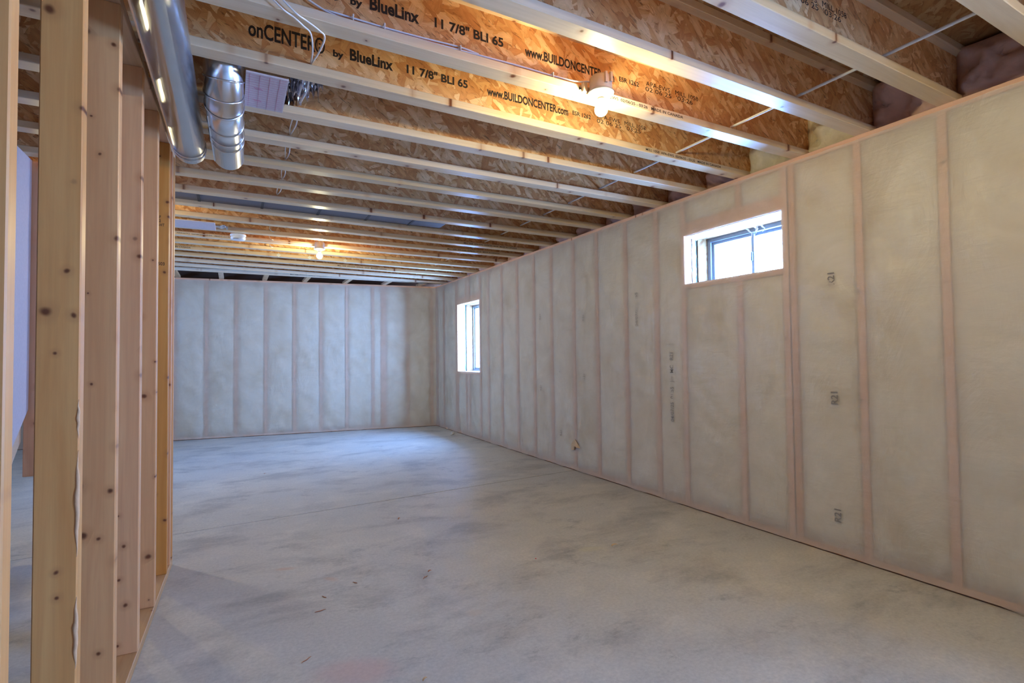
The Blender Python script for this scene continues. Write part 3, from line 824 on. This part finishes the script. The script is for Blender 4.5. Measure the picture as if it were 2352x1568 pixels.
# ================================================================= LAMPS AND DETECTOR
def lamp(name, x, y, side_z, label, clips=True):
    root = empty(name, (x, y, side_z)); tag(root, label, 'lamp', 'bare bulb ceiling lamps')
    b = B(); b.lathe([(.046, .0), (.052, .004), (.052, .062), (.047, .070), (.0, .070)], 36, caps=False)
    b.box(-.018, -.006, -.060, -.048, .02, .07); b.box(.012, .024, -.060, -.048, .03, .075)
    b.obj('junction_box', M_['boxbeige'], root)
    b = B(); b.lathe([(.0, .001), (.058, .001), (.062, -.003), (.060, -.009), (.050, -.014), (.036, -.016), (.028, -.022), (.022, -.026), (.0, -.026)], 40, caps=False)
    b.obj('lampholder', 'holder', root)
    b = B(); b.lathe([(.0, -.024), (.0165, -.024), (.0175, -.036), (.0150, -.040), (.0150, -.056), (.0, -.056)], 28, caps=False); b.obj('bulb_base', 'bulbneck', root)
    b = B(); pr = [(.0148, -.0565)]
    for i in range(3, 17):
        a = PI*(i/16); r = .030*math.sin(a); z = -.083+.031*math.cos(a)
        pr.append((max(r, .0005), z))
    b.lathe(pr, 32); b.obj('bulb', 'bulb', root, True)
    return root
M_['bulbneck'] = plain('bulb_neck', srgb(96, 92, 86), .5)
M_['holder'] = plain('white_lampholder', srgb(176, 172, 164), .35)
M_['boxbeige'] = plain('beige_plastic', srgb(206, 184, 158), .5)
l1 = lamp('ceiling_lamp', 1.520, jy(2, 1.5)-.058, H-.008, 'bare glowing bulb in white holder on the near joist, nearest lamp')
l2 = lamp('ceiling_lamp', .840, 6.00, H-.028, 'bare glowing bulb in white holder far back, before the back wall')
l3 = lamp('ceiling_lamp', 2.0, -.15, H-.008, 'added unseen bare bulb behind the viewpoint')  # out-of-view lamp added to even out the warm light nearby
l4 = lamp('ceiling_lamp', -1.1, 4.75, H-.028, 'added unseen bare bulb beyond the end of the stud wall')  # hidden lamp added to throw warm light across to the right wall
l4.pop('group', None); l3.pop('group', None); l1.pop('group', None); l2.pop('group', None)
# side bracket pieces of the near lamp
b = B(); b.box(-.075, -.050, .035, .052, .005, .05); b.bevel(.002); b.obj('mounting_clip', M_['boxbeige'], l1)
sd = empty('smoke_detector', (.043, 5.79, H-.001)); tag(sd, 'round white smoke detector on the far joists left of the far bulb', 'smoke detector')
b = B(); b.lathe([(.0, .0), (.070, .0), (.072, -.012), (.066, -.016), (.0, -.016)], 36, caps=False); b.obj('base_plate', 'bwhite', sd)
b = B(); b.lathe([(.0, -.014), (.064, -.014), (.068, -.040), (.056, -.054), (.020, -.058), (.0, -.058)], 36, caps=False); b.obj('cover', 'bwhite', sd)
b = B()
for i in range(7):
    a = -PI*.75+i*.12; b.prism((.0585*math.cos(a), .0585*math.sin(a), -.046), (.0585*math.cos(a+.12), .0585*math.sin(a+.12), -.046), .008, .008)
b.obj('vent_slot', 'rubber', sd)

# ================================================================= CABLES AND STRAPS
def smooth(pts, n=6):
    P = [Vector(p) for p in pts]; P = [P[0]*2-P[1]]+P+[P[-1]*2-P[-2]]; out = []
    for i in range(1, len(P)-2):
        for j in range(n):
            t = j/n; a, b_, c, d = P[i-1], P[i], P[i+1], P[i+2]
            out.append(.5*((2*b_)+(-a+c)*t+(2*a-5*b_+4*c-d)*t*t+(-a+3*b_-3*c+d)*t**3))
    out.append(P[-2]); return out
def cable(name, pts, r, label, mat='cable', flat=.62, group=None):
    b = B(); b.tube(smooth(pts), r, 8, flat); o = b.obj(name, mat); tag(o, label, 'cable', group); return o
# the straight strap that runs across all the joists
strap = B(); pts = [(2.53, y, 2.507) for y in (-1.5, 1.0, 2.0, 3.0, 4.0, 5.0, 6.0, 7.0, 8.1)]
strap.tube(pts, .0085, 8, .8); o = strap.obj('water_line', 'strap'); tag(o, 'thin straight white line crossing through the joists near the right wall', 'pipe')
# lamp feed stapled on the joist flange
yc = lambda x: jy(2, x)+.020
c1 = cable('electric_cable', [(-.9, yc(0)-.02, 2.66), (-.2, yc(0), 2.62), (.14, yc(.1), 2.57), (.24, yc(.2), 2.52), (.34, yc(.3), H+.046), (.47, yc(.5), H+.045), (.7, yc(.7), H+.047), (.82, yc(.8), H+.050), (1.1, yc(1.1), H+.056), (1.32, yc(1.3), H+.056), (1.42, yc(1.4)-.02, H+.048), (1.475, yc(1.45)-.05, H+.046)], .0055, 'beige cable stapled along the near joist and feeding the near lamp')
c2 = cable('electric_cable', [(.30, yc(.3)+.003, H+.060), (.5, yc(.5)+.004, H+.058), (.66, yc(.66)+.004, H+.060), (.84, yc(.8)+.003, H+.066), (.93, yc(.9)+.008, H+.062)], .005, 'second short beige cable lying above the lamp feed on the near joist')
for x in (.40, .52, .84, 1.30):
    b = B(); b.prism((x, yc(x)-.010, H+.040), (x, yc(x)-.010, H+.066), .007, .004, Vector((1, 0, 0))); b.box(x-.004, x+.004, yc(x)-.010, yc(x)+.012, H+.062, H+.066)
    o = b.obj('cable_staple', 'fixture', c1)
# looping pairs through the webs
def loops(off, sag, label, rr=.0038):
    pts = [(.02+off, 1.952, 2.56), (.09+off, 1.950, 2.50), (.17+off, 1.955, 2.4365), (.21+off, 1.985, 2.4365), (.255+off*1.3, 2.02, 2.434), (.285+off*1.2, 2.068, 2.440), (.300+off*.6, 2.24, 2.475), (.300, 2.405, 2.503)]
    xs = {3: .300, 4: .292, 5: .288, 6: .298, 7: .308, 8: .305}
    for k in range(3, 8):
        y0 = jy(k, .3)+.05; y1 = jy(k+1, .3)+.035; xa, xb = xs[k], xs[k+1]
        pts += [(xa+off*.1, y0, 2.502), (xa+(xb-xa)*.4+off*.55, y0+(y1-y0)*.4, 2.496-sag*.5), (xb+off*.4, y1-.10, 2.499-sag*.3), (xb+off*.05, y1, 2.503)]
    return cable('electric_cable', pts, rr, label, flat=.8)
loops(-.022, .012, 'white cable looping through the joists by the duct, left one of the pair')
loops(.020, .030, 'white cable looping through the joists by the duct, right one of the pair')
# far lamp feed and small cable ends hanging between far joists
cable('electric_cable', [(-1.2, 6.03, H+.03), (-.2, 6.02, H+.02), (.3, 6.01, H+.012), (.6, 6.0, H+.008), (.79, 6.0, H+.012)], .0045, 'thin cable feeding the far bulb lamp')
for x, k, w_ in ((.333, 11, 'nearest'), (.350, 12, 'middle'), (.375, 13, 'farthest')):
    y1 = jy(k, x)+FW/2-.012
    b = B(); b.tube(smooth([(x-.010, y1, H+.085), (x-.012, y1-.03, H+.055), (x+.004, y1-.045, H+.030), (x+.024, y1-.034, H+.028)]), .0045, 7)
    tag(b.obj('cable_end', 'cable'), w_+' of three short white cable ends poking from far joists left of the far bulb', 'cable')
# small square tags stapled on the side of a far joist
for x, w_ in ((.486, 'left of the far bulb'), (.842, 'directly behind the far bulb'), (1.274, 'right of the far bulb')):
    b = B(); b.box(-.018, .018, -.0012, .0, -.018, .018)
    o = b.obj('paper_tag', 'scrap'); o.rotation_euler = (0, .75, 0); o.location = (x, jy(14, x)-.001, H+.018)
    tag(o, 'small square white tag turned on its corner '+w_, 'tag')

# ================================================================= SMALL THINGS ON THE FLOOR
def stick(x, y, a, ln, w, label, mat='splinter', h=.003, name='wood_splinter', cat='splinter', grp=None):
    b = B(); p0 = Vector((-ln/2, 0, h/2)); p1 = Vector((ln/2, 0, h/2)); n = 7
    b.tube([(-ln/2+ln*i/n, .0015*math.sin(i*1.3), h/2+.0006) for i in range(n+1)], [w*(.35+.65*math.sin(PI*(i+.6)/(n+1.2)))/2 for i in range(n+1)], 6, h/w)
    o = b.obj(name, mat); o.location = (x, y, 0); o.rotation_euler = (0, 0, a); tag(o, label, cat, grp); return o
stick(.370, 2.627, .15, .052, .006, 'orange wood splinter lying crosswise, middle left of the floor')
stick(.408, 2.769, -1.1, .035, .006, 'short orange splinter just beyond the crosswise one')
stick(.578, 2.860, -.95, .030, .006, 'short orange splinter farther right beyond the others')
stick(.262, 2.233, .65, .050, .004, 'long thin orange splinter near the left foreground')
stick(.92, 2.735, .9, .034, .004, 'pale splinter left of the curled shaving')
stick(.935, 2.742, .8, .030, .003, 'thin pale splinter right against another splinter')
def curl(x, y, a, s, label, mat='shaving'):
    b = B(); prev = None
    for i in range(15):
        t = i/14; an = -.4+t*3.6; xx = -s*math.cos(an)*.9; zz = s*.45*math.sin(an)*.9+s*.42; w = s*.35*math.sin(PI*(t*.9+.08))
        p = [b.bm.verts.new((xx, -w, zz)), b.bm.verts.new((xx, w, zz+.0006))]
        if prev: b.bm.faces.new((prev[0], prev[1], p[1], p[0]))
        prev = p
    o = b.obj('wood_shaving', mat, None, recalc=False)
    sol = o.modifiers.new('thickness', 'SOLIDIFY'); sol.thickness = .0008
    o.location = (x, y, .001); o.rotation_euler = (0, 0, a); tag(o, label, 'shaving'); return o
curl(.971, 2.790, .3, .012, 'small brown curled shaving on the floor centre', 'splinter')
curl(1.088, 3.799, .8, .015, 'small curled shaving beyond the centre of the floor', 'splinter')
curl(2.103, 2.57, -.2, .022, 'pale curled shaving on the floor towards the right wall')
curl(.631, 1.875, .5, .012, 'pale curled chip at the bottom edge of the foreground')
curl(.30, 6.0, .4, .012, 'dark chip on the floor near the back left', 'splinter')
b = B(); b.lathe([(.0, 0), (.004, 0), (.004, .003), (.0, .003)], 12, caps=False); o = b.obj('plastic_cap', 'red'); o.location = (1.581, 2.659, 0); tag(o, 'tiny red plastic cap on the floor', 'cap')
b = B(); n = 12
b.tube([(-.13+.26*i/n, .012*math.sin(i*.9), .012+.006*math.sin(i*1.7)) for i in range(n+1)], [.020*(.35+.65*math.sin(PI*(i+.5)/(n+1)))*(1+.2*math.sin(i*2.3)) for i in range(n+1)], 9, .55)
o = b.obj('foam_scrap', 'scrap'); o.location = (3.00, 7.53, 0); o.rotation_euler = (0, 0, 1.1); tag(o, 'white scrap of insulation on the floor by the far right corner', 'scrap')
